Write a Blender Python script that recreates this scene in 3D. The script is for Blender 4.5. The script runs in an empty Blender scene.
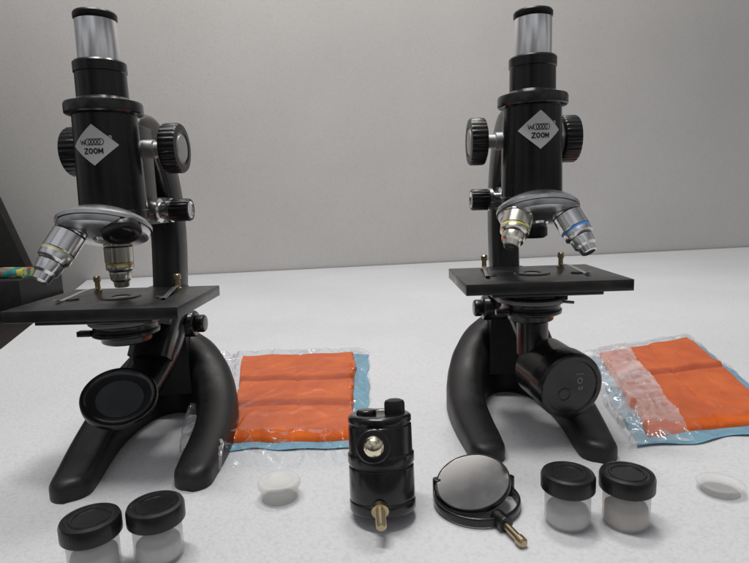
import bpy, bmesh, math, random
from mathutils import Vector, Matrix, noise
S=0.01
random.seed(4)
sc=bpy.context.scene
sc.view_settings.view_transform='Standard'
sc.view_settings.look='None'
sc.view_settings.exposure=0
I4=Matrix.Identity(4)
# ------------------------------------------------------------ materials
def new_mat(name):
    m=bpy.data.materials.new(name); m.use_nodes=True
    nt=m.node_tree; b=nt.nodes['Principled BSDF']
    return m,nt,b
def mat(name,col,rough=.4,metal=0,bump=0,bscale=400,vary=0,coat=0,trans=0,rvar=0,spec=.5,ior=1.45,sss=0,alpha=1,dust=0):
    m,nt,b=new_mat(name)
    b.inputs['Base Color'].default_value=(*col,1)
    b.inputs['Roughness'].default_value=rough
    b.inputs['Metallic'].default_value=metal
    b.inputs['Coat Weight'].default_value=coat
    b.inputs['Coat Roughness'].default_value=.12
    b.inputs['Transmission Weight'].default_value=trans
    b.inputs['Specular IOR Level'].default_value=spec
    b.inputs['IOR'].default_value=ior
    b.inputs['Alpha'].default_value=alpha
    if sss:
        b.inputs['Subsurface Weight'].default_value=sss; b.inputs['Subsurface Radius'].default_value=(1,1,1); b.inputs['Subsurface Scale'].default_value=.006
    tc=nt.nodes.new('ShaderNodeTexCoord')
    n=nt.nodes.new('ShaderNodeTexNoise'); n.inputs['Scale'].default_value=bscale; n.inputs['Detail'].default_value=4
    nt.links.new(tc.outputs['Object'],n.inputs['Vector'])
    if bump:
        bp=nt.nodes.new('ShaderNodeBump'); bp.inputs['Strength'].default_value=bump; bp.inputs['Distance'].default_value=.0004
        nt.links.new(n.outputs['Fac'],bp.inputs['Height']); nt.links.new(bp.outputs['Normal'],b.inputs['Normal'])
    if vary or rvar:
        n2=nt.nodes.new('ShaderNodeTexNoise'); n2.inputs['Scale'].default_value=60; n2.inputs['Detail'].default_value=8; n2.inputs['Roughness'].default_value=.7
        nt.links.new(tc.outputs['Object'],n2.inputs['Vector'])
        if vary:
            r=nt.nodes.new('ShaderNodeMapRange'); r.inputs['From Min'].default_value=.45; r.inputs['From Max'].default_value=.8
            nt.links.new(n2.outputs['Fac'],r.inputs['Value'])
            mx=nt.nodes.new('ShaderNodeMix'); mx.data_type='RGBA'
            mx.inputs['A'].default_value=(*col,1); mx.inputs['B'].default_value=(*[min(1,c+vary) for c in col],1)
            nt.links.new(r.outputs['Result'],mx.inputs['Factor']); last=mx
            if dust:   # fine dust specks
                v=nt.nodes.new('ShaderNodeTexVoronoi'); v.inputs['Scale'].default_value=520; nt.links.new(tc.outputs['Object'],v.inputs['Vector'])
                sp_=nt.nodes.new('ShaderNodeSeparateColor'); nt.links.new(v.outputs['Color'],sp_.inputs['Color'])
                a=nt.nodes.new('ShaderNodeMath'); a.operation='LESS_THAN'; a.inputs[1].default_value=.15; nt.links.new(v.outputs['Distance'],a.inputs[0])
                c=nt.nodes.new('ShaderNodeMath'); c.operation='GREATER_THAN'; c.inputs[1].default_value=1-dust; nt.links.new(sp_.outputs['Green'],c.inputs[0])
                d=nt.nodes.new('ShaderNodeMath'); d.operation='MULTIPLY'; nt.links.new(a.outputs[0],d.inputs[0]); nt.links.new(c.outputs[0],d.inputs[1])
                mx2=nt.nodes.new('ShaderNodeMix'); mx2.data_type='RGBA'; nt.links.new(d.outputs[0],mx2.inputs['Factor']); nt.links.new(mx.outputs['Result'],mx2.inputs['A']); mx2.inputs['B'].default_value=(.07,.07,.07,1); last=mx2
            nt.links.new(last.outputs['Result'],b.inputs['Base Color'])
        if rvar:
            r=nt.nodes.new('ShaderNodeMapRange'); r.inputs['From Min'].default_value=.3; r.inputs['From Max'].default_value=.7
            r.inputs['To Min'].default_value=max(.02,rough-rvar); r.inputs['To Max'].default_value=rough+rvar
            nt.links.new(n2.outputs['Fac'],r.inputs['Value']); nt.links.new(r.outputs['Result'],b.inputs['Roughness'])
    return m
M_BLACK=mat('black_enamel',(.008,.008,.009),.26,0,.05,300,.005,.25,rvar=.07,dust=.03)
M_ARM=mat('satin_black_enamel',(.012,.012,.013),.33,0,.1,400,.008,.2,rvar=.08,spec=.6)
M_BASE=mat('black_base_paint',(.012,.012,.013),.46,0,.25,500,.014,0,rvar=.08,dust=.05,spec=.45)
M_STAGE=mat('stage_black_paint',(.016,.016,.017),.34,0,.15,500,.02,.2,rvar=.1,dust=.05,spec=.6)
M_MATT=mat('black_matt',(.03,.03,.03),.5,0,.2,700,.012)
M_ENGR=mat('engraved_figures',(.22,.22,.22),.5,.4)
M_PLAST=mat('black_plastic_cap',(.010,.010,.011),.32,0,.10,800,.008,rvar=.08,dust=.03)
M_CHROME=mat('satin_chrome',(.84,.84,.85),.22,1,.05,500,0,rvar=.05)
M_GREY=mat('silver_grey_metal',(.62,.63,.645),.32,1,.08,500,0,rvar=.08)
M_KNOBC=mat('knob_centre_metal',(.50,.50,.50),.45,.6,.1,300)
M_GREYP=mat('grey_disc',(.22,.22,.22),.45,.3)
M_BRASS=mat('brass',(.50,.40,.25),.30,1,.05,500,rvar=.08)
M_BALL=mat('polished_brass',(.90,.82,.62),.14,1)
M_CHAMP=mat('champagne_metal',(.78,.75,.66),.22,1,.05,500,rvar=.05)
M_GOLD=mat('gold_ring',(.70,.50,.12),.3,.8)
M_YEL=mat('yellow_ring',(.75,.68,.10),.4)
M_PYEL=mat('pale_yellow_ring',(.62,.60,.38),.4,.4)
M_BLUER=mat('blue_ring',(.05,.25,.7),.35)
M_GLASSD=mat('dark_glass',(.02,.022,.025),.06,0,coat=1)
M_MIRROR=mat('mirror_glass',(.86,.86,.86),.08,1,rvar=.04)
M_DMIRROR=mat('dim_mirror',(.04,.042,.045),.20,.3,coat=.7,rvar=.06)
M_DMIRROR2=mat('dim_mirror_painted_reflection',(.17,.175,.18),.14,.5,coat=.8,vary=.06,rvar=.06)  # paler grey centre: the mirror's reflection put into its colour
M_WHITE=mat('label_white',(.76,.76,.75),.4)
M_INK=mat('label_ink',(.015,.015,.018),.5)
M_MARK=mat('pale_marking',(.30,.30,.30),.5)
M_JAR=mat('cloudy_plastic_jar',(.80,.81,.82),.16,0,.4,120,.06,alpha=.42)
M_FILL=mat('pale_contents',(.60,.59,.56),.5,0,.6,150,.14)
M_BEIGE=mat('beige_contents',(.46,.37,.27),.45,0,.6,150,.18)
M_CAPW=mat('translucent_plastic',(.84,.84,.80),.32,0,.2,200,trans=.15,sss=.6,alpha=.48)
M_CAPF=mat('faint_translucent_plastic',(.82,.82,.80),.30,0,.2,200,trans=.15,alpha=.34)
M_BLUE=mat('light_blue_sheet',(.17,.36,.47),.45,0,.3,90,.08)
M_DARKW=mat('dark_wood',(.010,.009,.009),.5,0,.3,100,.010)
M_TABLE=mat('table_dark',(.016,.012,.011),.5,0,.3,60,.012)

def foam(name,col,bscale,strength,pit,spk=70,lo=.95,big=9,dist=.0008):
    m,nt,b=new_mat(name); L=nt.links.new
    tc=nt.nodes.new('ShaderNodeTexCoord')
    v=nt.nodes.new('ShaderNodeTexVoronoi'); v.inputs['Scale'].default_value=bscale
    L(tc.outputs['Object'],v.inputs['Vector'])
    n=nt.nodes.new('ShaderNodeTexNoise'); n.inputs['Scale'].default_value=big; n.inputs['Detail'].default_value=6; n.inputs['Roughness'].default_value=.55
    L(tc.outputs['Object'],n.inputs['Vector'])
    nb=nt.nodes.new('ShaderNodeTexNoise'); nb.inputs['Scale'].default_value=spk; nb.inputs['Detail'].default_value=5; nb.inputs['Roughness'].default_value=.7
    L(tc.outputs['Object'],nb.inputs['Vector'])
    r=nt.nodes.new('ShaderNodeMapRange'); r.inputs['From Min'].default_value=.50; r.inputs['From Max'].default_value=.85
    r.inputs['To Min'].default_value=1; r.inputs['To Max'].default_value=1-pit
    L(v.outputs['Distance'],r.inputs['Value'])
    r2=nt.nodes.new('ShaderNodeMapRange'); r2.inputs['From Min'].default_value=.3; r2.inputs['From Max'].default_value=.7
    r2.inputs['To Min'].default_value=lo; r2.inputs['To Max'].default_value=1.02
    L(n.outputs['Fac'],r2.inputs['Value'])
    r3=nt.nodes.new('ShaderNodeMapRange'); r3.inputs['From Min'].default_value=.3; r3.inputs['From Max'].default_value=.7; r3.inputs['To Min'].default_value=1-pit*.5; r3.inputs['To Max'].default_value=1.01
    L(nb.outputs['Fac'],r3.inputs['Value'])
    m1=nt.nodes.new('ShaderNodeMath'); m1.operation='MULTIPLY'; L(r.outputs['Result'],m1.inputs[0]); L(r2.outputs['Result'],m1.inputs[1])
    m2=nt.nodes.new('ShaderNodeMath'); m2.operation='MULTIPLY'; L(m1.outputs[0],m2.inputs[0]); L(r3.outputs['Result'],m2.inputs[1])
    vm=nt.nodes.new('ShaderNodeVectorMath'); vm.operation='SCALE'; vm.inputs[0].default_value=col; L(m2.outputs[0],vm.inputs['Scale'])
    L(vm.outputs['Vector'],b.inputs['Base Color'])
    b.inputs['Roughness'].default_value=.6
    h=nt.nodes.new('ShaderNodeMath'); h.operation='MULTIPLY'; h.inputs[1].default_value=.9; L(nb.outputs['Fac'],h.inputs[0])
    s=nt.nodes.new('ShaderNodeMath'); s.operation='SUBTRACT'; L(h.outputs[0],s.inputs[0]); L(v.outputs['Distance'],s.inputs[1])
    bp=nt.nodes.new('ShaderNodeBump'); bp.inputs['Strength'].default_value=strength; bp.inputs['Distance'].default_value=dist
    L(s.outputs[0],bp.inputs['Height']); L(bp.outputs['Normal'],b.inputs['Normal'])
    return m
M_FOAM=foam('foam_sheet_white',(.675,.682,.70),430,.40,.08,260,.88,3.0,.0006)
M_WALL=foam('foam_wall_white',(.66,.643,.627),240,.12,.05,240,.84,1.4)  # broad tone noise paints uneven light into the wall colour

def orange_mat():
    m,nt,b=new_mat('orange_cloth'); L=nt.links.new
    tc=nt.nodes.new('ShaderNodeTexCoord')
    n=nt.nodes.new('ShaderNodeTexNoise'); n.inputs['Scale'].default_value=40; n.inputs['Detail'].default_value=6
    L(tc.outputs['Object'],n.inputs['Vector'])
    cr=nt.nodes.new('ShaderNodeValToRGB'); cr.color_ramp.elements[0].color=(.54,.085,.010,1); cr.color_ramp.elements[1].color=(.70,.135,.016,1)
    cr.color_ramp.elements[0].position=.3; cr.color_ramp.elements[1].position=.7
    L(n.outputs['Fac'],cr.inputs['Fac']); L(cr.outputs['Color'],b.inputs['Base Color'])
    w=nt.nodes.new('ShaderNodeTexNoise'); w.inputs['Scale'].default_value=900; L(tc.outputs['Object'],w.inputs['Vector'])
    bp=nt.nodes.new('ShaderNodeBump'); bp.inputs['Strength'].default_value=.5; bp.inputs['Distance'].default_value=.0005
    L(w.outputs['Fac'],bp.inputs['Height']); L(bp.outputs['Normal'],b.inputs['Normal'])
    b.inputs['Roughness'].default_value=.9; b.inputs['Specular IOR Level'].default_value=.2
    return m
M_ORANGE=orange_mat()
def film_mat(name,lo,hi,haze,bs,dist,hmin=.55):
    m,nt,b=new_mat(name); L=nt.links.new
    nt.nodes.remove(b); out=nt.nodes['Material Output']
    tc=nt.nodes.new('ShaderNodeTexCoord')
    n=nt.nodes.new('ShaderNodeTexNoise'); n.inputs['Scale'].default_value=bs; n.inputs['Detail'].default_value=4; n.inputs['Distortion'].default_value=1.6
    L(tc.outputs['Object'],n.inputs['Vector'])
    bp=nt.nodes.new('ShaderNodeBump'); bp.inputs['Strength'].default_value=.8; bp.inputs['Distance'].default_value=dist
    L(n.outputs['Fac'],bp.inputs['Height'])
    g=nt.nodes.new('ShaderNodeBsdfGlossy'); g.inputs['Roughness'].default_value=.09; g.inputs['Color'].default_value=(.95,.97,1,1)
    L(bp.outputs['Normal'],g.inputs['Normal'])
    t=nt.nodes.new('ShaderNodeBsdfTransparent'); t.inputs['Color'].default_value=(.97,.98,.99,1)
    fr=nt.nodes.new('ShaderNodeLayerWeight'); fr.inputs['Blend'].default_value=.2; L(bp.outputs['Normal'],fr.inputs['Normal'])
    r=nt.nodes.new('ShaderNodeMapRange'); r.inputs['To Min'].default_value=lo; r.inputs['To Max'].default_value=hi
    L(fr.outputs['Fresnel'],r.inputs['Value'])
    mx=nt.nodes.new('ShaderNodeMixShader'); L(r.outputs['Result'],mx.inputs['Fac']); L(t.outputs[0],mx.inputs[1]); L(g.outputs[0],mx.inputs[2])
    last=mx
    if haze:
        d=nt.nodes.new('ShaderNodeBsdfDiffuse'); d.inputs['Color'].default_value=(.80,.81,.84,1); L(bp.outputs['Normal'],d.inputs['Normal'])
        n3=nt.nodes.new('ShaderNodeTexNoise'); n3.inputs['Scale'].default_value=bs*.8; n3.inputs['Detail'].default_value=4; n3.inputs['Distortion'].default_value=2.4; L(tc.outputs['Object'],n3.inputs['Vector'])
        ab=nt.nodes.new('ShaderNodeMapRange'); ab.inputs['From Min'].default_value=.44; ab.inputs['From Max'].default_value=.62; ab.inputs['To Min'].default_value=haze*hmin; ab.inputs['To Max'].default_value=haze
        L(n3.outputs['Fac'],ab.inputs['Value'])
        mx2=nt.nodes.new('ShaderNodeMixShader'); L(ab.outputs['Result'],mx2.inputs['Fac']); L(mx.outputs[0],mx2.inputs[1]); L(d.outputs[0],mx2.inputs[2]); last=mx2
    L(last.outputs[0],out.inputs['Surface'])
    return m
M_FILM=film_mat('clear_plastic_film',.012,.15,0,26,.0030)
M_FILM2=film_mat('milky_plastic_film',.05,.42,.38,20,.006,.45)
def multi_mat():
    m,nt,b=new_mat('patterned_fabric'); L=nt.links.new
    tc=nt.nodes.new('ShaderNodeTexCoord'); v=nt.nodes.new('ShaderNodeTexVoronoi'); v.inputs['Scale'].default_value=110
    L(tc.outputs['Object'],v.inputs['Vector'])
    s=nt.nodes.new('ShaderNodeSeparateColor'); L(v.outputs['Color'],s.inputs['Color'])
    cr=nt.nodes.new('ShaderNodeValToRGB'); cr.color_ramp.interpolation='CONSTANT'
    e=cr.color_ramp.elements; e[0].color=(.04,.28,.22,1); e[1].color=(.45,.06,.04,1); e[1].position=.35
    for p,c in((.5,(.55,.46,.07,1)),(.72,(.03,.18,.25,1)),(.85,(.40,.45,.12,1))):
        x=e.new(p); x.color=c
    L(s.outputs['Red'],cr.inputs['Fac']); L(cr.outputs['Color'],b.inputs['Base Color']); return m
M_MULTI=multi_mat()

# ------------------------------------------------------------ mesh builder (units: cm)
def frame(o,z,xh=None):
    z=Vector(z).normalized()
    xh=Vector(xh) if xh else (Vector((1,0,0)) if abs(z.x)<.9 else Vector((0,1,0)))
    y=z.cross(xh).normalized(); x=y.cross(z).normalized()
    m=Matrix((x,y,z)).transposed().to_4x4(); m.translation=Vector(o); return m
def T(x,y,z): return Matrix.Translation((x,y,z))
def cr_interp(pts,n):
    out=[]; P=[Vector(p) for p in pts]; P=[2*P[0]-P[1]]+P+[2*P[-1]-P[-2]]
    for i in range(1,len(P)-2):
        for k in range(n):
            t=k/n; a,b,c,d=P[i-1],P[i],P[i+1],P[i+2]
            out.append(.5*((2*b)+(c-a)*t+(2*a-5*b+4*c-d)*t*t+(3*b-a-3*c+d)*t**3))
    out.append(P[-2]); return out
class MB:
    def __init__(s): s.bm=bmesh.new()
    def lathe(s,prof,M=I4,seg=48,mi=0,rib=None):
        rings=[]; bm=s.bm
        for i,p in enumerate(prof):
            r,z=p[0],p[1]
            if r<1e-6: rings.append([bm.verts.new(M@Vector((0,0,z)))])
            else:
                vs=[]
                for k in range(seg):
                    rr=r
                    if rib and i in rib[0] and (k%4)<2: rr=r-rib[1]
                    a=2*math.pi*k/seg; vs.append(bm.verts.new(M@Vector((rr*math.cos(a),rr*math.sin(a),z))))
                rings.append(vs)
        for i in range(len(rings)-1):
            A,B=rings[i],rings[i+1]; m=prof[i][2] if len(prof[i])>2 else mi
            if len(A)==1 and len(B)==1: continue
            for k in range(seg):
                k2=(k+1)%seg
                if len(A)==1: f=bm.faces.new((A[0],B[k2],B[k]))
                elif len(B)==1: f=bm.faces.new((A[k],A[k2],B[0]))
                else: f=bm.faces.new((A[k],A[k2],B[k2],B[k]))
                f.material_index=m
        return s
    def cyl(s,r,z0,z1,M=I4,seg=48,mi=0): return s.lathe([(0,z0),(r,z0),(r,z1),(0,z1)],M,seg,mi)
    def box(s,c,d,M=I4,mi=0,taper=1):
        x,y,z=[v/2 for v in d]; vs=[]
        for dz in(-1,1):
            k=1 if dz<0 else taper
            for dx,dy in((-1,-1),(1,-1),(1,1),(-1,1)):
                vs.append(s.bm.verts.new(M@Vector((c[0]+dx*x*k,c[1]+dy*y*k,c[2]+dz*z))))
        for q in((3,2,1,0),(4,5,6,7),(0,1,5,4),(1,2,6,5),(2,3,7,6),(3,0,4,7)):
            s.bm.faces.new([vs[i] for i in q]).material_index=mi
        return s
    def prism(s,poly,z0,z1,M=I4,mi=0):
        a=[s.bm.verts.new(M@Vector((p[0],p[1],z0))) for p in poly]; b=[s.bm.verts.new(M@Vector((p[0],p[1],z1))) for p in poly]
        s.bm.faces.new(a[::-1]).material_index=mi; s.bm.faces.new(b).material_index=mi
        n=len(poly)
        for i in range(n): s.bm.faces.new((a[i],a[(i+1)%n],b[(i+1)%n],b[i])).material_index=mi
        return s
    def sweep(s,path,sizes,side,mi=0,ex=4,nseg=20,M=I4):
        side=Vector(side).normalized(); rings=[]
        n=len(path)
        for i,p in enumerate(path):
            t=(Vector(path[min(n-1,i+1)])-Vector(path[max(0,i-1)])).normalized()
            nn=t.cross(side).normalized(); sd=nn.cross(t).normalized()
            w,d=sizes[i] if isinstance(sizes,list) else sizes
            vs=[]
            for k in range(nseg):
                a=2*math.pi*k/nseg; c,q=math.cos(a),math.sin(a)
                cx=math.copysign(abs(c)**(2/ex),c); cy=math.copysign(abs(q)**(2/ex),q)
                vs.append(s.bm.verts.new(M@(Vector(p)+sd*cx*w/2+nn*cy*d/2)))
            rings.append(vs)
        for A,B in zip(rings,rings[1:]):
            for k in range(nseg):
                s.bm.faces.new((A[k],A[(k+1)%nseg],B[(k+1)%nseg],B[k])).material_index=mi
        s.bm.faces.new(rings[0][::-1]).material_index=mi; s.bm.faces.new(rings[-1]).material_index=mi
        return s
    def done(s,name,mats,parent=None,bevel=0,M=None,sharp=38,label=None):
        bm=s.bm
        bmesh.ops.recalc_face_normals(bm,faces=bm.faces)
        if bevel:
            es=[e for e in bm.edges if len(e.link_faces)==2 and e.calc_face_angle(0)>math.radians(35)]
            bmesh.ops.bevel(bm,geom=es,offset=bevel,segments=2,profile=.5,affect='EDGES',clamp_overlap=True)
        for f in bm.faces: f.smooth=True
        for e in bm.edges:
            if len(e.link_faces)==2 and e.calc_face_angle(0)>math.radians(sharp): e.smooth=False
        bmesh.ops.scale(bm,vec=(S,S,S),verts=bm.verts)
        me=bpy.data.meshes.new(name); bm.to_mesh(me); bm.free()
        for m in (mats if isinstance(mats,(list,tuple)) else [mats]): me.materials.append(m)
        o=bpy.data.objects.new(name,me); sc.collection.objects.link(o)
        if parent: o.parent=parent
        if M is not None: o.matrix_local=M
        if label: o['label']=label
        return o
def empty(name,x,y,yaw,label,cat,group=None,z=0,tilt=0):
    o=bpy.data.objects.new(name,None); o.empty_display_size=.02; sc.collection.objects.link(o)
    o.location=(x*S,y*S,z*S); o.rotation_euler=(math.radians(tilt),0,math.radians(yaw))
    o['label']=label; o['category']=cat
    if group: o['group']=group
    return o
# block letters drawn as strokes
GL={'Z':[(0,1),(1,1),(0,0),(1,0)],'M':[(0,0),(0,1),(.5,.25),(1,1),(1,0)],'W':[(0,1),(.25,0),(.5,.8),(.75,0),(1,1)],'X':[[(0,0),(1,1)],[(0,1),(1,0)]],'8':None,'O':None}
def letter(mb,ch,u0,w0,wd,hg,st,f,mi):
    if ch in 'O8':
        parts=[(u0+wd/2,w0+hg/2,wd/2+st*.4,hg/2+st*.4)] if ch=='O' else [(u0+wd/2,w0+hg*.27,wd/2,hg*.27),(u0+wd/2,w0+hg*.75,wd*.42,hg*.25)]
        for cx,cz,rx,rz in parts: oval(mb,cx,cz,rx,rz,st,0,f,mi)
        return
    g=GL[ch]; g=g if isinstance(g[0],list) else [g]
    for pl in g:
        P=[Vector((u0+x*wd,w0+y*hg)) for x,y in pl]
        for p,q in zip(P,P[1:]):
            t=(q-p).normalized(); n=Vector((-t.y,t.x))*st/2; p2=p-t*st*.3; q2=q+t*st*.3
            mb.bm.faces.new([mb.bm.verts.new(f(v.x,v.y)) for v in (p2-n,q2-n,q2+n,p2+n)]).material_index=mi
def oval(mb,cx,cz,rx,rz,st,shear,f,mi):
    N=28; a=[];b=[]
    for k in range(N):
        c,s_=math.cos(2*math.pi*k/N),math.sin(2*math.pi*k/N)
        a.append(mb.bm.verts.new(f(cx+c*rx+shear*s_*rz,cz+s_*rz))); b.append(mb.bm.verts.new(f(cx+c*(rx-st)+shear*s_*(rz-st),cz+s_*(rz-st))))
    for k in range(N): mb.bm.faces.new((a[k],a[(k+1)%N],b[(k+1)%N],b[k])).material_index=mi

# ------------------------------------------------------------ microscope
def microscope(x,y,yaw,kind,label,group,brot=0,sz0=0):
    root=empty('microscope',x,y,yaw,label,'microscope',group)
    # --- base : horseshoe whose legs rise to the pillar
    keys=[(-3.55,-4.2,1.35,2.2),(-3.65,-2.8,1.5,2.35),(-3.85,-.5,1.8,2.5),(-3.95,2.2,2.3,2.65),(-3.75,5,3.2,2.9),(-3.0,7.6,4.7,3.1),(-1.7,9.2,6.2,3.2),(0,9.8,6.8,3.3)]
    full=keys+[(-k[0],k[1],k[2],k[3]) for k in keys[-2::-1]]
    k4=[Vector(k) for k in full]; P=[]
    kk=[2*k4[0]-k4[1]]+k4+[2*k4[-1]-k4[-2]]
    for i in range(1,len(kk)-2):
        for j in range(6):
            t=j/6; a,b,c,d=kk[i-1:i+3]
            P.append(.5*((2*b)+(c-a)*t+(2*a-5*b+4*c-d)*t*t+(3*b-a-3*c+d)*t**3))
    P.append(k4[-1]); mb=MB(); rings=[]
    sec=[(-.51,.0),(-.53,.05),(-.53,.5),(-.51,.66),(-.46,.81),(-.37,.92),(-.2,.985),(0,1),(.2,.985),(.37,.92),(.46,.81),(.51,.66),(.53,.5),(.53,.05),(.51,0)]
    for i,p in enumerate(P):
        a=P[max(0,i-1)]; b=P[min(len(P)-1,i+1)]; t=Vector((b[0]-a[0],b[1]-a[1],0)).normalized(); nrm=Vector((-t.y,t.x,0))
        rings.append([mb.bm.verts.new(Vector((p[0],p[1],0))+nrm*q[0]*p[3]+Vector((0,0,q[1]*p[2]))) for q in sec])
    n=len(sec)
    for A,B in zip(rings,rings[1:]):
        for k in range(n): mb.bm.faces.new((A[k],A[(k+1)%n],B[(k+1)%n],B[k]))
    for R in (rings[0],rings[-1]): # rounded toe caps
        cen=sum((v.co for v in R),Vector())/n; prev=R
        for th in (20,40,58,74,85):
            c_,s_=math.cos(math.radians(th)),math.sin(math.radians(th))
            cur=[mb.bm.verts.new(Vector((cen.x+(v.co.x-cen.x)*c_,v.co.y-1.05*s_,v.co.z*(.55+.45*c_)))) for v in R]
            for k in range(n): mb.bm.faces.new((prev[k],prev[(k+1)%n],cur[(k+1)%n],cur[k]))
            prev=cur
        mb.bm.faces.new(prev)
    mb.box((0,8.2,5.2),(3.0,2.6,6.4),taper=.85)
    if brot: bmesh.ops.rotate(mb.bm,verts=mb.bm.verts,cent=(0,5.5,0),matrix=Matrix.Rotation(math.radians(brot),3,'Z'))
    mb.done('base',M_BASE,root,bevel=0,sharp=50)
    # --- inclination joint
    mb=MB()
    mb.lathe([(0,-1.9),(.95,-1.9),(1.05,-1.75),(1.05,1.75),(.95,1.9),(0,1.9)],frame((0,7.6,7.6),(1,0,0)))
    for sx in(-1,1):
        mb.lathe([(0,0),(.55,0),(.7,.05),(.7,.55),(.6,.68),(0,.68)],frame((sx*1.95,7.6,7.6),(sx,0,0)),seg=24)
    mb.done('hinge',M_BLACK,root,bevel=.03)
    # --- arm
    mb=MB()
    pts=[(0,7.4,7.2),(0,7.7,9.5),(0,8.1,12),(0,8.4,14.6),(0,8.2,17.4),(0,7.2,20.0),(0,5.6,21.8),(0,4.0,22.0),(0,2.8,21.4)]
    path=cr_interp(pts,6); N=len(path)
    sz=[(2.3,2.3+.5*math.sin(math.pi*i/(N-1))) for i in range(N)]
    mb.sweep(path,sz,(1,0,0),ex=3.6)
    mb.box((0,3.0,19.3),(2.3,2.2,6.0))           # slide housing
    mb.box((0,1.9,19.3),(1.3,1.2,6.6))
    mb.box((0,5.0,16.6),(1.9,5.0,1.9))           # fine-adjustment box
    mb.box((0,5.6,9.9+sz0),(3.0,4.4,2.3))           # stage bracket
    mb.done('arm',M_ARM,root,bevel=.12,sharp=45)
    # --- coarse knobs / fine knobs
    for sx in(-1,1):
        mb=MB(); M=frame((0,2.5,20.7),(sx,0,0))@T(0,0,-.28)
        mb.lathe([(0,1.2,1),(.62,1.2,1),(.62,2.2,1),(.48,2.25,1),(.48,2.85,1),(1.3,2.9,0),(1.58,3.0,0),(1.64,3.1,0),(1.64,3.95,0),(1.56,4.07,0),(1.15,4.1,0),(1.0,4.0,1),(.92,4.0,1),(.86,4.1,1),(0,4.15,1)],M,seg=112,rib=([7,8],.07))
        mb.done('focus_knob',[M_PLAST,M_KNOBC],root,sharp=30)
        mb=MB(); M=frame((0,4.4,16.6),(sx,0,0))@T(0,0,-.15)
        mb.lathe([(0,.9,1),(.85,.9,1),(.85,1.3,1),(.6,1.35,1),(.6,1.9,1),(.85,1.92,1),(.85,2.15,1),(.72,2.18,0),(.80,2.25,0),(.80,3.4,0),(.74,3.5,0),(.6,3.5,1),(.5,3.42,1),(0,3.42,1)],M,seg=72,rib=([8,9],.04))
        mb.done('fine_focus_knob',[M_PLAST,M_CHROME],root,sharp=30,label='small ribbed black fine focus knob with silver end')
    # --- body tube
    mb=MB()
    mb.lathe([(0,15.8),(1.7,15.8),(2.02,16.0),(2.05,16.2),(2.05,16.7),(2.0,16.76),(1.88,22.55),(2.2,22.62),(2.28,22.7),(2.28,23.2),(2.22,23.32),(1.75,23.36),(1.6,23.5),(1.5,23.6),(1.48,25.05),(1.54,25.1),(1.54,25.65),(1.46,25.75),(1.25,25.77),(0,25.77)],seg=72)
    body=mb.done('body_tube',M_BLACK,root,sharp=30)
    mb=MB()
    mb.lathe([(1.2,25.6),(1.2,28.1),(1.16,28.16),(0,28.16)],seg=64)
    mb.done('draw_tube',M_CHROME,body)
    mb=MB()
    mb.lathe([(1.1,28.0,0),(1.1,28.18,0),(1.23,28.2,0),(1.25,28.26,0),(1.25,28.5,0),(1.18,28.6,0),(.75,28.62,0),(.6,28.4,1),(0,28.4,1)],seg=64)
    mb.done('eyepiece',[M_PLAST,M_GLASSD],body,sharp=30)
    # diamond label wrapped on the tube
    zc=20.9+(-.25 if sz0 else .05); az=math.radians(-yaw)
    def wrap(dr):
        def f(u,w):
            z=zc+w; r=2.0-(z-16.76)/(22.55-16.76)*.12+dr; a=u/2.0+az
            return Vector((r*math.sin(a),-r*math.cos(a),z))
        return f
    mb=MB(); n=12
    for (hx,hz,dr,mi) in((1.56,1.27,.014,1),(1.50,1.21,.024,0)):
        f=wrap(dr); g=[[mb.bm.verts.new(f((i-j)/n*hx,(i+j-n)/n*hz)) for j in range(n+1)] for i in range(n+1)]
        for i in range(n):
            for j in range(n): mb.bm.faces.new((g[i][j],g[i+1][j],g[i+1][j+1],g[i][j+1])).material_index=mi
    f=wrap(.038)
    for k,ch in enumerate('ZOOM'): letter(mb,ch,-.56+.295*k,-.50,.215,.28,.074,f,2)
    letter(mb,'W',-.82,.03,.36,.27,.05,f,2)
    for k in range(5): oval(mb,-.30+.19*k,.17,.19,.20,.042,.08,f,2)
    oval(mb,1.02,.45,.105,.105,.03,0,f,0); oval(mb,1.02,.45,.04,.04,.039,0,f,0)
    lp=mb.done('maker_label',[M_WHITE,M_BLACK,M_INK],body,sharp=80,label='white diamond label reading ZOOM in black letters')
    # --- nosepiece
    a=math.radians(22); A=Vector((0,-math.sin(a),-math.cos(a))); C=Vector((0,-1.5,15.58))
    mb=MB()
    M=frame(C,-A)
    q_=.95 if kind=='mirror' else .92
    mb.lathe([(0,-.75,1),(.5,-.75,1),(.6,-.62,0),(1.1,-.55,0),(2.4*q_,-.42,0),(2.68*q_,-.25,0),(2.78*q_,0,0),(2.78*q_,.12,2),(2.88*q_,.14,0),(2.88*q_,.36,0),(2.65*q_,.62,0),(1.9,.95,0),(0,1.0,0)],M,seg=72)
    mb.cyl(1.75,15.1,16.3,mi=2)
    nose=mb.done('nosepiece',[M_GREY,M_CHROME,M_BLACK],root,sharp=30)
    def obj_axis(phi):
        up=Vector((0,0,-1)); perp=up-A*up.dot(A)
        q=Matrix.Rotation(phi,3,A)
        d=A*up.dot(A)+q@perp
        base=C+(q@perp).normalized()*1.72+A*.25
        return base,d
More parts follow.
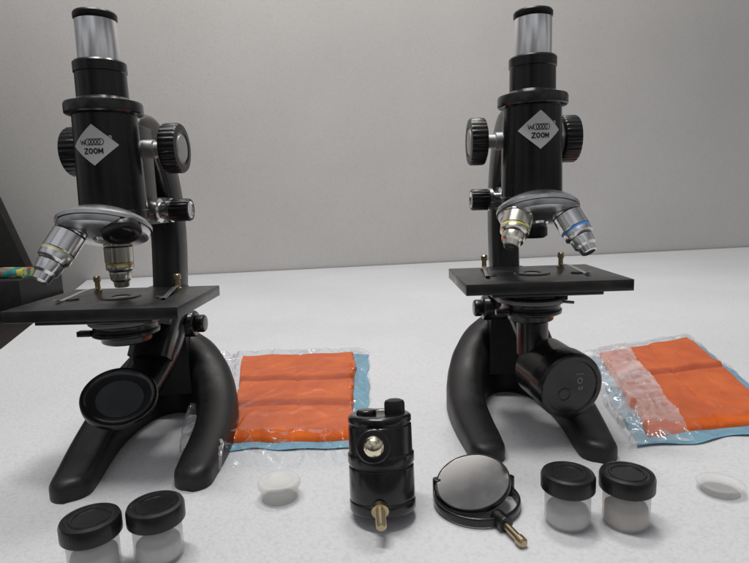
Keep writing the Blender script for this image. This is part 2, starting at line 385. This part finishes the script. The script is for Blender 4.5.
    def objective(phi,ring,ln,lab,body_i=0,rs=.92):
        b,d=obj_axis(phi); mb=MB(); M=frame(b,d)@Matrix.Diagonal((rs,rs,1,1)); k=ln/3.4
        mb.lathe([(0,-.3,0),(1.0,-.3,0),(1.02,.2*k,0),(.98,.25*k,1),(.98,.30*k,1),(1.02,.34*k,0),(1.02,1.45*k,0),(.985,1.5*k,3),(.985,1.64*k,3),(1.0,1.68*k,0),(.98,2.0*k,0),(.80,2.15*k,1),(.78,2.2*k,0),(.8,2.3*k,0),(.74,2.8*k,0),(.58,2.95*k,0),(.52,3.35*k,0),(.42,3.4*k,1),(.2,3.38*k,2),(0,3.38*k,2)],M,seg=48)
        for j in range(20):
            an=math.radians(j*9.5+150)
            R=Matrix.Rotation(an,4,'Z')
            mb.box((1.016,0,(.82+(.13 if (j*7)%3 else -.12))*k),(.015,.03+.02*((j*5)%3),.07),M@R,mi=4)
        mb.done('objective',[[M_CHROME,M_CHAMP][body_i],M_MATT,M_GLASSD,ring,M_ENGR],nose,sharp=30,label=lab)
    if kind=='mirror':
        objective(math.radians(-122),M_PYEL,3.55,'silver objective lens with a pale yellow ring')
        objective(0,M_GOLD,2.9,'short silver objective lens with a gold ring',1,.85)
        b,d=obj_axis(math.radians(120)); mb=MB()
        mb.lathe([(0,-.3),(1.05,-.3),(1.12,-.2),(1.12,.35),(1.0,.45),(.7,.48),(.6,.35),(0,.35)],frame(b,d))
        mb.done('dust_cap',M_PLAST,nose)
    else:
        objective(math.radians(-120),M_YEL,2.5,'short silver objective lens with a yellow ring',1)
        objective(math.radians(120),M_BLUER,3.1,'silver objective lens with a blue ring')
        b,d=obj_axis(0); mb=MB()
        mb.lathe([(0,-.3),(1.05,-.3),(1.08,.6),(.9,.75),(0,.75)],frame(b,d))
        mb.done('dust_cap',M_PLAST,nose)
    # --- stage
    ZT=T(0,0,sz0)
    mb=MB()
    mb.box((0,-.3,11.15),(10.4,8.0,.72),ZT,mi=0)
    mb.lathe([(0,11.52,1),(.55,11.52,1),(.6,11.59,0),(1.2,11.60,0),(1.25,11.4,0)],T(0,-.3,sz0))
    for sx in(-1,1):
        mb.lathe([(0,11.4),(.40,11.4),(.40,11.58),(.33,11.63),(0,11.63)],T(sx*2.9,-.8,sz0),seg=24)
    mb.box((0,-.4,10.68),(7,7.0,.3),ZT)
    stage=mb.done('stage',[M_STAGE,M_GLASSD],root,bevel=.08)
    for sx in(-1,1):
        mb=MB(); px=sx*2.8; py=2.2
        mb.lathe([(0,11.4,1),(.26,11.4,1),(.26,11.65,1),(.17,11.7,1),(.17,12.2,1),(.24,12.25,1),(.24,12.55,1),(.17,12.63,1),(0,12.65,1)],T(px,py,sz0),seg=20)
        p=cr_interp([(px,py,11.78),(px+sx*.2,py-1.3,11.82),(px+sx*.4,py-2.9,11.64),(px+sx*.5,py-3.7,11.57),(px+sx*.55,py-4.1,11.7)],5)
        mb.sweep(p,(.30,.05),(1,0,0),mi=0,ex=6,nseg=12,M=ZT)
        mb.done('stage_clip',[M_GREY,M_BRASS],stage,sharp=30)
    # --- condenser / diaphragm
    mb=MB()
    mb.lathe([(0,10.7+sz0,0),(1.9,10.7+sz0,0),(1.9,9.95,0),(2.15,9.9,1),(2.25,9.85,1),(2.25,9.55,0),(2.15,9.48,0),(2.0,9.45,0),(2.0,9.1,0),(2.1,9.05,0),(2.1,8.8,0),(1.9,8.7,0),(1.6,8.68,0),(1.55,8.3,0),(1.4,8.2,0),(0,8.2,0)],seg=56)
    mb.box((-2.2,-1.0,9.0),(.9,.5,.35)); mb.box((1.75,-1.0,10.0),(.8,.6,.5))
    mb.lathe([(0,0),(.10,0),(.10,.8),(0,.8)],frame((1.8,-1.2,9.65),(.8,-.6,0)),seg=12,mi=1)
    mb.done('condenser',[M_BLACK,M_GREYP],root,bevel=.03,sharp=30)
    if kind=='mirror':
        c=Vector((-.40,-1.0,4.7)); nrm=Vector((.24,-.52,.80)).normalized(); M=frame(c,nrm)
        mb=MB()
        mb.lathe([(0,-.85,0),(1.2,-.8,0),(2.1,-.45,0),(2.35,-.2,0),(2.35,.12,0),(2.27,.22,0),(2.15,.22,0),(2.08,.12,1),(1.85,.0,1),(1.55,-.10,1),(1.45,-.13,2),(.8,-.26,2),(0,-.32,2)],M,seg=72)
        mb.sweep(cr_interp([(-.3,.2,4.1),(-.2,2.0,4.8),(.1,4.2,6.2),(.1,6.0,7.6)],6),(3.0,1.6),(1,0,0),ex=3.5)
        mb.sweep(cr_interp([(.1,6.4,9.0),(.2,4.8,8.4),(.2,3.6,7.4),(.1,2.8,6.2)],6),(3.0,2.0),(1,0,0),ex=3.5)
        mb.done('substage_mirror',[M_BLACK,M_DMIRROR,M_DMIRROR2],root,sharp=40)
    else:
        d=Vector((.20,-.94,-.08)).normalized(); c=Vector((1.95,-3.0,4.2)); M=frame(c,d)
        mb=MB()
        mb.lathe([(0,-5.4),(1.0,-5.4),(1.2,-5.2),(1.2,-4.4),(2.05,-4.0),(2.2,-3.8),(2.2,-1.5),(2.32,-1.4),(2.32,-.35),(2.26,-.12),(2.12,0),(1.86,0),(1.80,-.10),(0,-.10)],M,seg=72)
        R=Vector((1,0,0)); R=(R-d*R.dot(d)).normalized(); U=d.cross(R)
        if U.z<0: U=-U
        def fm(u,w): return c-d*.085+R*u+U*w
        oval(mb,0.60,.38,.19,.21,.05,0,fm,1)
        letter(mb,'8',.50,-.28,.14,.23,.035,fm,1); letter(mb,'8',.70,-.28,.14,.23,.035,fm,1)
        def bar(u0,w0,wd,hg):
            vs=[mb.bm.verts.new(fm(u0+a_,w0+b_)) for a_,b_ in((0,0),(wd,0),(wd,hg),(0,hg))]; mb.bm.faces.new(vs).material_index=1
        for k in range(6): bar(.30+.10*k,.82,.05,.07)
        o=c-d*.10-R*.5-U*.45
        mb.lathe([(.36,0),(.41,.04),(.46,0)],frame(o,d),seg=40)
        mb.sweep(cr_interp([(.2,6.4,9.0),(.3,4.6,8.5),(.5,3.0,7.6),(.8,1.2,6.0)],6),(2.4,1.7),(1,0,0),ex=3)
        mb.cyl(1.1,5.6,8.3,T(.3,.6,0))
        mb.done('illuminator',[M_BLACK,M_MARK],root,sharp=35)
    return root
GRP='two black microscopes standing on the foam sheet'
microscope(-16.4,36.0,-2,'mirror','black microscope with substage mirror and diamond label on foam sheet',GRP,9,-.32)
microscope(10.85,38.4,0,'lamp','black microscope with cylindrical lamp under its stage on foam sheet',GRP,-2)

# ------------------------------------------------------------ jars
def jar(x,y,yaw,f1,k):
    root=empty('lidded_jar',x,y,yaw,'small cloudy plastic jar with black screw cap on foam sheet' if f1 is M_FILL else 'small cloudy jar with black cap and beige contents','jar','small clear jars with black caps')
    mb=MB()
    mb.lathe([(0,.0),(1.0,0),(1.1,.08),(1.15,.3),(1.15,1.9),(1.0,2.05),(1.0,2.5)],seg=48)
    mb.done('jar_body',M_JAR,root,sharp=50)
    mb=MB()
    pf=[(0,.07),(.88,.07),(1.02,.16),(1.05,.35),(1.05,.9*k),(.98,1.05*k),(.7,1.12*k),(.66,1.35*k),(.4,1.42*k),(0,1.38*k)]
    mb.lathe(pf,seg=36)
    for v in mb.bm.verts:
        if v.co.z>.5: v.co.z+=.16*noise.noise(v.co*1.6+Vector((x,y,0))); v.co.x*=1-.05*abs(noise.noise(v.co*2))
    mb.done('contents',f1,root,sharp=80)
    mb=MB()
    mb.lathe([(1.1,1.9),(1.30,1.9),(1.35,1.96),(1.35,2.58),(1.28,2.73),(1.1,2.78),(1.05,2.72),(.92,2.70),(.87,2.76),(.80,2.76),(.76,2.70),(0,2.70)],seg=200,rib=([2,3],.005))
    mb.done('screw_cap',M_PLAST,root,sharp=35)
jar(-13.6,24.2,0,M_FILL,1); jar(-10.95,25.2,30,M_FILL,.9); jar(9.6,26.9,60,M_FILL,.9); jar(12.55,26.7,10,M_BEIGE,1)

# ------------------------------------------------------------ translucent plugs
def plug(x,y,yaw,zs,m):
    mb=MB()
    mb.lathe([(0,0),(1.0,0),(1.05,.08),(1.08,.6),(1.18,.7),(1.23,.8),(1.23,.98),(1.16,1.1),(1.0,1.13),(.85,1.06),(.75,.98),(0,.95)],Matrix.Diagonal((1,1,zs,1)),seg=48)
    o=mb.done('plastic_plug',m,None,sharp=60)
    o.location=(x*S,y*S,0); o.rotation_euler=(0,0,math.radians(yaw))
    o['label']='small translucent white plastic plug lying on foam sheet' if zs==1 else 'faint flat translucent plastic disc lying on foam sheet'; o['category']='plastic cap'; o['group']='translucent white plugs'
plug(-5.9,30.3,0,1,M_CAPW); plug(19.1,29.4,40,.5,M_CAPF)

# ------------------------------------------------------------ loose lamp housing standing on the foam
TL=12; root=empty('lamp_housing',.0,29.8,2,'black cylindrical microscope lamp housing with brass screw standing on foam','lamp housing',tilt=-TL)
B=T(0,-1.75,0)
mb=MB()
mb.lathe([(0,0),(1.58,0),(1.72,.08),(1.78,.2),(1.78,.62),(1.72,.66),(1.72,.76),(1.76,.80),(1.76,2.38),(1.70,2.42),(1.70,2.54),(1.80,2.60),(1.80,3.05),(1.72,3.12),(1.72,4.55),(1.66,4.60),(1.66,4.68),(1.72,4.73),(1.72,5.0),(1.60,5.12),(1.25,5.14),(1.18,5.04),(0,5.04)],B,seg=80)
mb.lathe([(0,0),(.80,0),(.88,.05),(.88,.28),(.80,.36),(0,.36)],frame((-.42,-3.42,3.75),(-.05,-1,.14)),seg=40)
mb.lathe([(0,4.9),(.55,4.9),(.55,5.25),(.48,5.32),(0,5.32)],B@T(-.7,.2,0),seg=28)
mb.lathe([(0,0),(.38,0),(.38,2.2),(.3,2.3),(0,2.3)],frame((0,-.6,1.6),(0,2.0,-1.6*.62)),seg=24)
mb.done('lamp_body',M_BLACK,root,bevel=.03,sharp=35)
mb=MB()
mb.lathe([(0,0),(.56,0),(.56,.12),(.50,.3),(.36,.46),(.18,.54),(0,.56)],frame((-.42,-3.76,3.80),(-.05,-1,.20)),seg=36)
mb.done('brass_screw',M_BALL,root,sharp=50)
mb=MB()
mb.lathe([(0,4.9),(.52,4.9),(.56,5.0),(.56,5.62),(.50,5.76),(.3,5.84),(0,5.86)],B@T(.85,.1,0),seg=64,rib=([2,3],.035))
mb.done('switch',M_PLAST,root)
mb=MB()
prof=[(0,0),(.45,0),(.45,.3),(.28,.35)]
z=.35
while z<1.25: prof+=[(.27,z),(.23,z+.06)]; z+=.12
prof+=[(.27,z),(.18,z+.1),(0,z+.12)]
mb.lathe(prof,frame((-.22,-3.4,.62),(0,-1,-.42)),seg=24)
mb.done('mounting_pin',M_BRASS,root)

# ------------------------------------------------------------ loose mirror in fork
root=empty('mirror_in_fork',5.1,29.0,0,'round microscope mirror in black fork with brass pin lying on foam','mirror')
n=Vector((-.22,-.27,.94)).normalized(); M=frame((0,.1,1.1),n)
mb=MB(); mb.lathe([(0,-.35,0),(1.6,-.35,0),(1.95,-.2,0),(2.08,-.05,0),(2.08,.2,0),(2.03,.26,0),(1.99,.26,0),(1.97,.22,1),(0,.22,1)],M,seg=72)
mb.done('mirror_disc',[M_PLAST,M_MIRROR],root,sharp=40)
mb=MB(); p=[]
for k in range(0,41):
    t=math.radians(-205+ (230)*k/40); p.append(Vector((.15+2.28*math.cos(t),-.18+2.28*math.sin(t),.32)))
mb.sweep(p,(.50,.20),(0,0,1),ex=3,nseg=14)
for sx in(0,-1):
    q=p[sx]; mb.cyl(.26,-.32,.75,T(q.x,q.y,.35),seg=16)
mb.cyl(.40,0,.9,frame((.85,-2.0,.42),(.35,-.93,0)),seg=20)
mb.done('fork',M_BLACK,root,bevel=.03,sharp=40)
mb=MB(); mb.lathe([(0,.7),(.2,.7),(.2,1.9),(.26,1.95),(.26,2.3),(.18,2.4),(0,2.4)],frame((.85,-2.0,.42),(.35,-.93,-.07)),seg=20)
mb.done('pin',M_BRASS,root)

# ------------------------------------------------------------ cloth packs
def patch(quad,nx,ny,hf,inset=(0,0,1,1),mfun=None,wob=.5):
    A,B,C,D=[Vector((*q,0)) for q in quad]; mb=MB(); g=[]
    for j in range(ny+1):
        row=[]
        for i in range(nx+1):
            s=inset[0]+(inset[2]-inset[0])*i/nx; t=inset[1]+(inset[3]-inset[1])*j/ny
            p=A*(1-s)*(1-t)+B*s*(1-t)+C*s*t+D*(1-s)*t
            w=Vector((noise.noise(p*.35),noise.noise(p*.35+Vector((7,3,1))),0))*wob
            row.append(mb.bm.verts.new(p+w+Vector((0,0,hf(i/nx,j/ny,p)))))
        g.append(row)
    for j in range(ny):
        for i in range(nx):
            f=mb.bm.faces.new((g[j][i],g[j][i+1],g[j+1][i+1],g[j+1][i]))
            if mfun: f.material_index=mfun(inset[0]+(inset[2]-inset[0])*(i+.5)/nx,inset[1]+(inset[3]-inset[1])*(j+.5)/ny)
    return mb
def edge(s,t,k=.06):
    e=min(s,1-s,t,1-t)/k; e=max(0,min(1,e)); return math.sqrt(1-(1-e)**2)
def ridged(p,f):
    return 1-abs(noise.noise(p*f))*2
def clothpack(quad,h0,far,seed,lab,orange,film,blue,folds,haze_to,loose):
    cx=sum(q[0] for q in quad)/4; cy=sum(q[1] for q in quad)/4
    root=empty('cloth_packet',cx,cy,0,lab,'cleaning cloth','orange cloths in clear plastic sleeves')
    q2=[(q[0]-cx,q[1]-cy) for q in quad]; off=Vector((seed*13.1,seed*5.7,0))
    def top(s,t): return (h0+far*t)
    def hc(s,t,p):
        h=top(s,t)
        for k,f in enumerate(folds):
            d=t-f-.012*math.sin(s*3.5+k*2)-.02*(s-.5)*(k-.5)
            h-=.40*math.exp(-(d/.013)**2)
            if d>0: h+=.45*math.exp(-d/.07)*(1-math.exp(-d/.008))
        h-=.12*math.exp(-((s-.52-.02*math.sin(t*6))/.012)**2)      # soft lengthwise crease
        h+=.05*noise.noise((p+off)*.5)
        return .12+max(0,h)*edge(s,t,.022)
    mb=patch(q2,90,170,hc,orange,wob=.3); mb.done('orange_cloth',M_ORANGE,root,sharp=180)
    def hb(s,t,p): return .06+.12*(noise.noise((p+off)*.5)+.5)
    mb=patch(q2,30,30,hb,blue); o=mb.done('blue_backing',M_BLUE,root,sharp=180)
    def hf(s,t,p):
        S_=film[0]+(film[2]-film[0])*s; T_=film[1]+(film[3]-film[1])*t
        a=(S_-orange[0])/(orange[2]-orange[0]); b=(T_-orange[1])/(orange[3]-orange[1])
        e=edge(a+.02,b+.02,.03) if -.02<a<1 and -.02<b<1 else 0
        k=1 if S_<haze_to else 0
        out=0.25+loose*max(0,ridged(p+off,.55)-.15)*(1-e)*edge(s,t,.1)
        cre=.5*max(0,ridged(p*Vector((1,.6,1)).x*Vector((1,0,0))+Vector((0,p.y*.5,0))+off,.45)-.78)
        return out+(top(a,b)+.52)*e+cre*e+.12*k*ridged(p,1.1)+.015*noise.noise((p+off)*2.0)
    def mf(s,t):
        return 1 if s<haze_to+.04*noise.noise(Vector((s*3,t*5,seed))) else 0
    mb=patch(q2,130,130,hf,film,mf); mb.done('plastic_sleeve',[M_FILM,M_FILM2],root,sharp=180)
clothpack([(-10.9,36.5),(-1.0,36.2),(-1.2,59),(-15.1,59)],.35,.35,1,'folded orange cloth with blue backing in clear plastic sleeve',(.04,.05,.92,.97),(-.30,-.13,1.03,1.02),(.06,.0,1.02,1.02),[.30,.60],.02,1.5)
clothpack([(17.2,34.8),(28.8,36.8),(34.8,61.0),(21.6,55.5)],.30,.3,2,'orange cloth in crinkled clear sleeve beside blue backing sheet',(.09,.06,1.0,.97),(-.06,.0,1.05,1.04),(.0,.0,1.06,.98),[.55],.33,.8)

# ------------------------------------------------------------ setting
mb=MB()
WS=.14
mb.prism([(-30,14),(60,14),(200,60),(200,140.8+200*WS),(-68,140.8-68*WS),(-47,68.7)],-3,0)
o=mb.done('ground',M_FOAM,None,bevel=.15); o['kind']='structure'
mb=MB(); mb.prism([(-260,-60),(260,-60),(260,330),(-260,330)],-6,-3.02)
o=mb.done('table_surface',M_TABLE); o['kind']='structure'
ang=math.atan(WS)
mb=MB(); mb.box((0,2,115),(420,4,240))
o=mb.done('foam_wall',M_WALL,None,bevel=.2); o.location=(0,1.412,0); o.rotation_euler=(0,0,ang)
o['label']='white polystyrene foam board standing upright behind the microscopes'; o['category']='foam board'
mb=MB(); mb.prism([(-72,-3),(-72,5),(-78,22.7),(-89,55),(-150,55),(-150,-3)],0,2.5,Matrix(((1,0,0,0),(0,0,-1,0),(0,1,0,0),(0,0,0,1))))
o=mb.done('dark_board',M_DARKW,None,bevel=.2); o.location=(0,1.18,0)
o['label']='dark brown wooden board standing in front of the foam wall'; o['category']='board'
mb=MB(); mb.box((-83,107,.7),(38,14,7.4)); o=mb.done('low_box',M_DARKW,None,bevel=.2)
o['label']='low dark wooden box on the table beside the foam sheet'; o['category']='box'
path=cr_interp([(-92,106,5.2),(-84,105,5.25),(-77,106,5.2),(-72,106,5.25),(-65.6,106,5.15)],6)
mb=MB(); mb.sweep(path,[(5,1.7+.06*math.sin(i*1.7)) for i in range(len(path))],(0,1,0),ex=5)
o=mb.done('fabric_roll',M_MULTI,None,sharp=60)
o['label']='folded multicoloured patterned fabric lying on the low dark box'; o['category']='fabric'

# ------------------------------------------------------------ light
w=bpy.data.worlds.new('World'); sc.world=w; w.use_nodes=True; nt=w.node_tree; L=nt.links.new
bg=nt.nodes['Background']; tc=nt.nodes.new('ShaderNodeTexCoord'); sp=nt.nodes.new('ShaderNodeSeparateXYZ'); L(tc.outputs['Generated'],sp.inputs[0])
cr=nt.nodes.new('ShaderNodeValToRGB'); e=cr.color_ramp.elements
e[0].position=0; e[0].color=(.05,.05,.05,1); e[1].position=1; e[1].color=(.62,.63,.66,1)
x=e.new(.45); x.color=(.09,.09,.09,1); x=e.new(.62); x.color=(.38,.38,.39,1)
mr=nt.nodes.new('ShaderNodeMapRange'); mr.inputs['From Min'].default_value=-1; L(sp.outputs['Z'],mr.inputs['Value']); L(mr.outputs['Result'],cr.inputs['Fac'])
ns=nt.nodes.new('ShaderNodeTexNoise'); ns.inputs['Scale'].default_value=2.2; ns.inputs['Detail'].default_value=2; L(tc.outputs['Generated'],ns.inputs['Vector'])
m2=nt.nodes.new('ShaderNodeMapRange'); m2.inputs['From Min'].default_value=.38; m2.inputs['From Max'].default_value=.62; m2.inputs['To Min'].default_value=.35; m2.inputs['To Max'].default_value=1.5; L(ns.outputs['Fac'],m2.inputs['Value'])
vm=nt.nodes.new('ShaderNodeVectorMath'); vm.operation='SCALE'; L(cr.outputs['Color'],vm.inputs[0]); L(m2.outputs['Result'],vm.inputs['Scale'])
L(vm.outputs['Vector'],bg.inputs['Color']); bg.inputs['Strength'].default_value=.56
def area(name,loc,tgt,size,sy,power,col):
    l=bpy.data.lights.new(name,'AREA'); l.shape='RECTANGLE'; l.size=size; l.size_y=sy; l.energy=power; l.color=col
    o=bpy.data.objects.new(name,l); sc.collection.objects.link(o); o.location=loc
    o.rotation_euler=(Vector(tgt)-Vector(loc)).to_track_quat('-Z','Y').to_euler(); return o
area('ceiling_tube_lamp',(-.25,.30,1.7),(0,.8,0),.9,.14,16,(1,.98,.95))
area('room_lamp',(.15,.90,1.9),(.12,.80,0),.32,.28,11.5,(1,.97,.93))

# ------------------------------------------------------------ camera
cam=bpy.data.cameras.new('camera'); co=bpy.data.objects.new('camera',cam); sc.collection.objects.link(co)
cam.sensor_width=36; cam.lens=26.9; cam.clip_start=.01; cam.clip_end=50
co.matrix_world=Matrix.Translation((0,0,.17))@Matrix.Rotation(math.radians(81.5),4,'X')@Matrix.Rotation(math.radians(-1.9),4,'Z')
sc.camera=co
